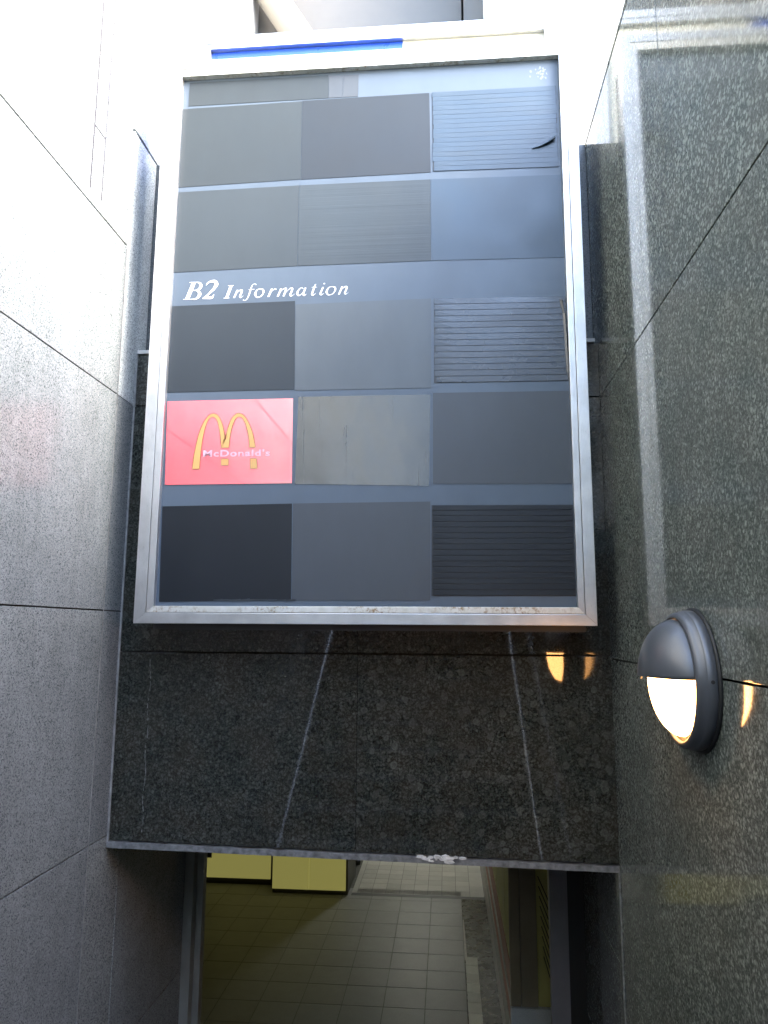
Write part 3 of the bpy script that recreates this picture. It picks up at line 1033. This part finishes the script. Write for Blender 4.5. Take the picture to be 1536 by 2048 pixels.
# brown double doors on a pale plinth
bc = thing('cabinet', 'tall dark brown cabinet with two narrow doors at the passage corner', 'cabinet', (.43, 4.72, ZF))
b = MB(); b.box(.352, .411, 4.70, 4.73, -2.158, -.63); b.build('door', M['brown'], bc, bevel=.001)
b = MB(); b.box(.4145, .509, 4.70, 4.73, -2.158, -.63); b.build('door', M['brown'], bc, bevel=.001)
b = MB(); b.box(.353, .508, 4.732, 4.755, -2.16, -.62); b.build('carcass', M['black_part'], bc)
b = MB(); b.box(.352, .60, 4.69, 4.757, ZF, -2.163); b.build('plinth', M['tile_white'], bc)
ps = thing('poster_board', 'narrow yellow poster board with slanting dark lines beside the brown cabinet', 'poster', (.55, 4.72, -2.1))
b = MB(); b.box(.512, .60, 4.715, 4.73, -2.16, -.63); b.build('board', M['olive'], ps)
for k in range(9):
    z = -1.45 - k * .055
    b = MB(); b.prism([(.522 + .003 * k, 4.712, z), (.527 + .003 * k, 4.712, z), (.598, 4.712, z - .16), (.594, 4.712, z - .165)], (0, .0028, 0)); b.build('line', M['ink'], ps)

# yellow cabinets; their fronts carry an added glow, no lamp inside
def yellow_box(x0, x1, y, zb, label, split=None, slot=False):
    t = thing('yellow_cabinet', label, 'light box', ((x0 + x1) / 2, y + .2, ZF), 'yellow cabinets with added glow in the passage')
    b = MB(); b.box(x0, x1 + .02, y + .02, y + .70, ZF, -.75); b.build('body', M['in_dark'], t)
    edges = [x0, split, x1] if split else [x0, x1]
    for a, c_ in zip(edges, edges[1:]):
        b = MB(); b.box(a + .0015, c_ - .0015, y, y + .019, zb, -.76); b.build('added_glow_panel', M['yellow'], t)
    if slot:
        b = MB(); b.box(x0 + .07, x0 + .125, y - .004, y - .0005, zb + .205, zb + .32); b.build('handle', M['black_part'], t)
yellow_box(-1.888, -1.095, 8.26, ZF + .012 + .035, 'yellow cabinet with added glow nearer the pale tiles, with one fine upright seam', split=-1.49)
yellow_box(-2.76, -1.965, 8.50, ZF + .06, 'yellow cabinet with added glow beyond the left door frame, with small dark handle', slot=True)
# passage lamps (fluorescent fittings on the ceiling)
def fitting(x, y, label, en):
    t = thing('ceiling_lamp', label, 'lamp', (x, y, -.60), 'fluorescent lamps on the passage ceiling')
    b = MB(); b.box(x - .12, x + .12, y - .6, y + .6, -.640, -.601); b.build('fitting', M['ceiling'], t)
    b = MB(); b.tube([(x, y - .56, -.66), (x, y + .56, -.66)], .016, 10); b.build('tube', emit('fluorescent_tube', (.98, 1.0, .93), en), t)
fitting(-.35, 10.6, 'bare fluorescent lamp at the far end of the passage ceiling', 11)
fitting(.10, 7.4, 'bare fluorescent lamp over the middle of the passage', .35)

# ------------------------------------------------------------ buildings round the stairwell
G1, G2, G3, ZH = 2.086, 2.166, 2.248, 1.69
fb = thing('building', 'white glaring building wall above the left granite wall, with upright grooves', 'building', (-2.2, 0, ZS))
XU = XL - .004
b = MB(); b.box(-3.2, XU, -6.0, G1, 1.4525, 14); b.build('wall', M['upper_stone'], fb)
b = MB(); b.box(-3.2, XU, G1 + .002, G2, 1.4525, 14); b.build('wall', M['upper_stone'], fb)
b = MB(); b.box(-3.2, XU, G2 + .014, G3, 1.4525, ZH - .004); b.build('band_stone', M['upper_stone'], fb)
b = MB(); b.box(-3.2, XU, G2 + .014, G3, ZH + .004, 14); b.build('band_stone', M['upper_stone'], fb)
b = MB(); b.box(-3.2, XU, G3 + .012, 2.456, 1.4525, 14); b.build('wall', M['upper_stone'], fb)
b = MB(); b.box(-3.1, XU - .0025, -5.9, 2.45, 1.4525, 13.9); b.build('groove_back', M['groove'], fb)

rb_ = thing('building', 'white glaring building above the sign with a grey recess and slanting pipe', 'building', (0, 6.2, ZS))
RX0, RX1 = -1.82, .38
b = MB(); b.box(-3.2, RX0, 5.5, 7.5, ZS, 14); b.build('wall', M['facade'], rb_)
b = MB(); b.box(RX1, 9, 5.5, 7.5, ZS, 14); b.build('wall', M['facade'], rb_)
b = MB(); b.box(RX0, RX1, 5.5, 7.5, ZS, 4.2); b.build('wall', M['facade'], rb_)
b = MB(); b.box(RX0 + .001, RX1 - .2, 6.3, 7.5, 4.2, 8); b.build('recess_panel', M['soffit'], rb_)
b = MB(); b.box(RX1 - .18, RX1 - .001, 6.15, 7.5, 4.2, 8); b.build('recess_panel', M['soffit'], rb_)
b = MB(); b.box(RX0, RX1, 5.5, 7.5, 8, 14); b.build('wall', M['facade'], rb_)
b = MB(); b.tube([(-2.0, 6.1, 6.6), (-1.30, 6.1, 5.45), (-.98, 6.1, 4.3)], .14, 24); b.build('pipe', M['cream_pipe'], rb_)

# street side behind the camera: what the polished stone and the board mirror
ab = thing('building', 'pale office building across the street with rows of windows', 'building', (0, -18, ZS))
b = MB(); b.box(-16, 16, -22, -18, ZS, 11); b.build('wall', M['facade'], ab)
for i in range(9):
    for j in range(3):
        b = MB(); x0 = -14 + i * 3.2; z0 = ZS + .8 + j * 3.2
        b.box(x0, x0 + 1.9, -18.0, -17.93, z0, z0 + 1.5)
        b.build('window', M['window'], ab)
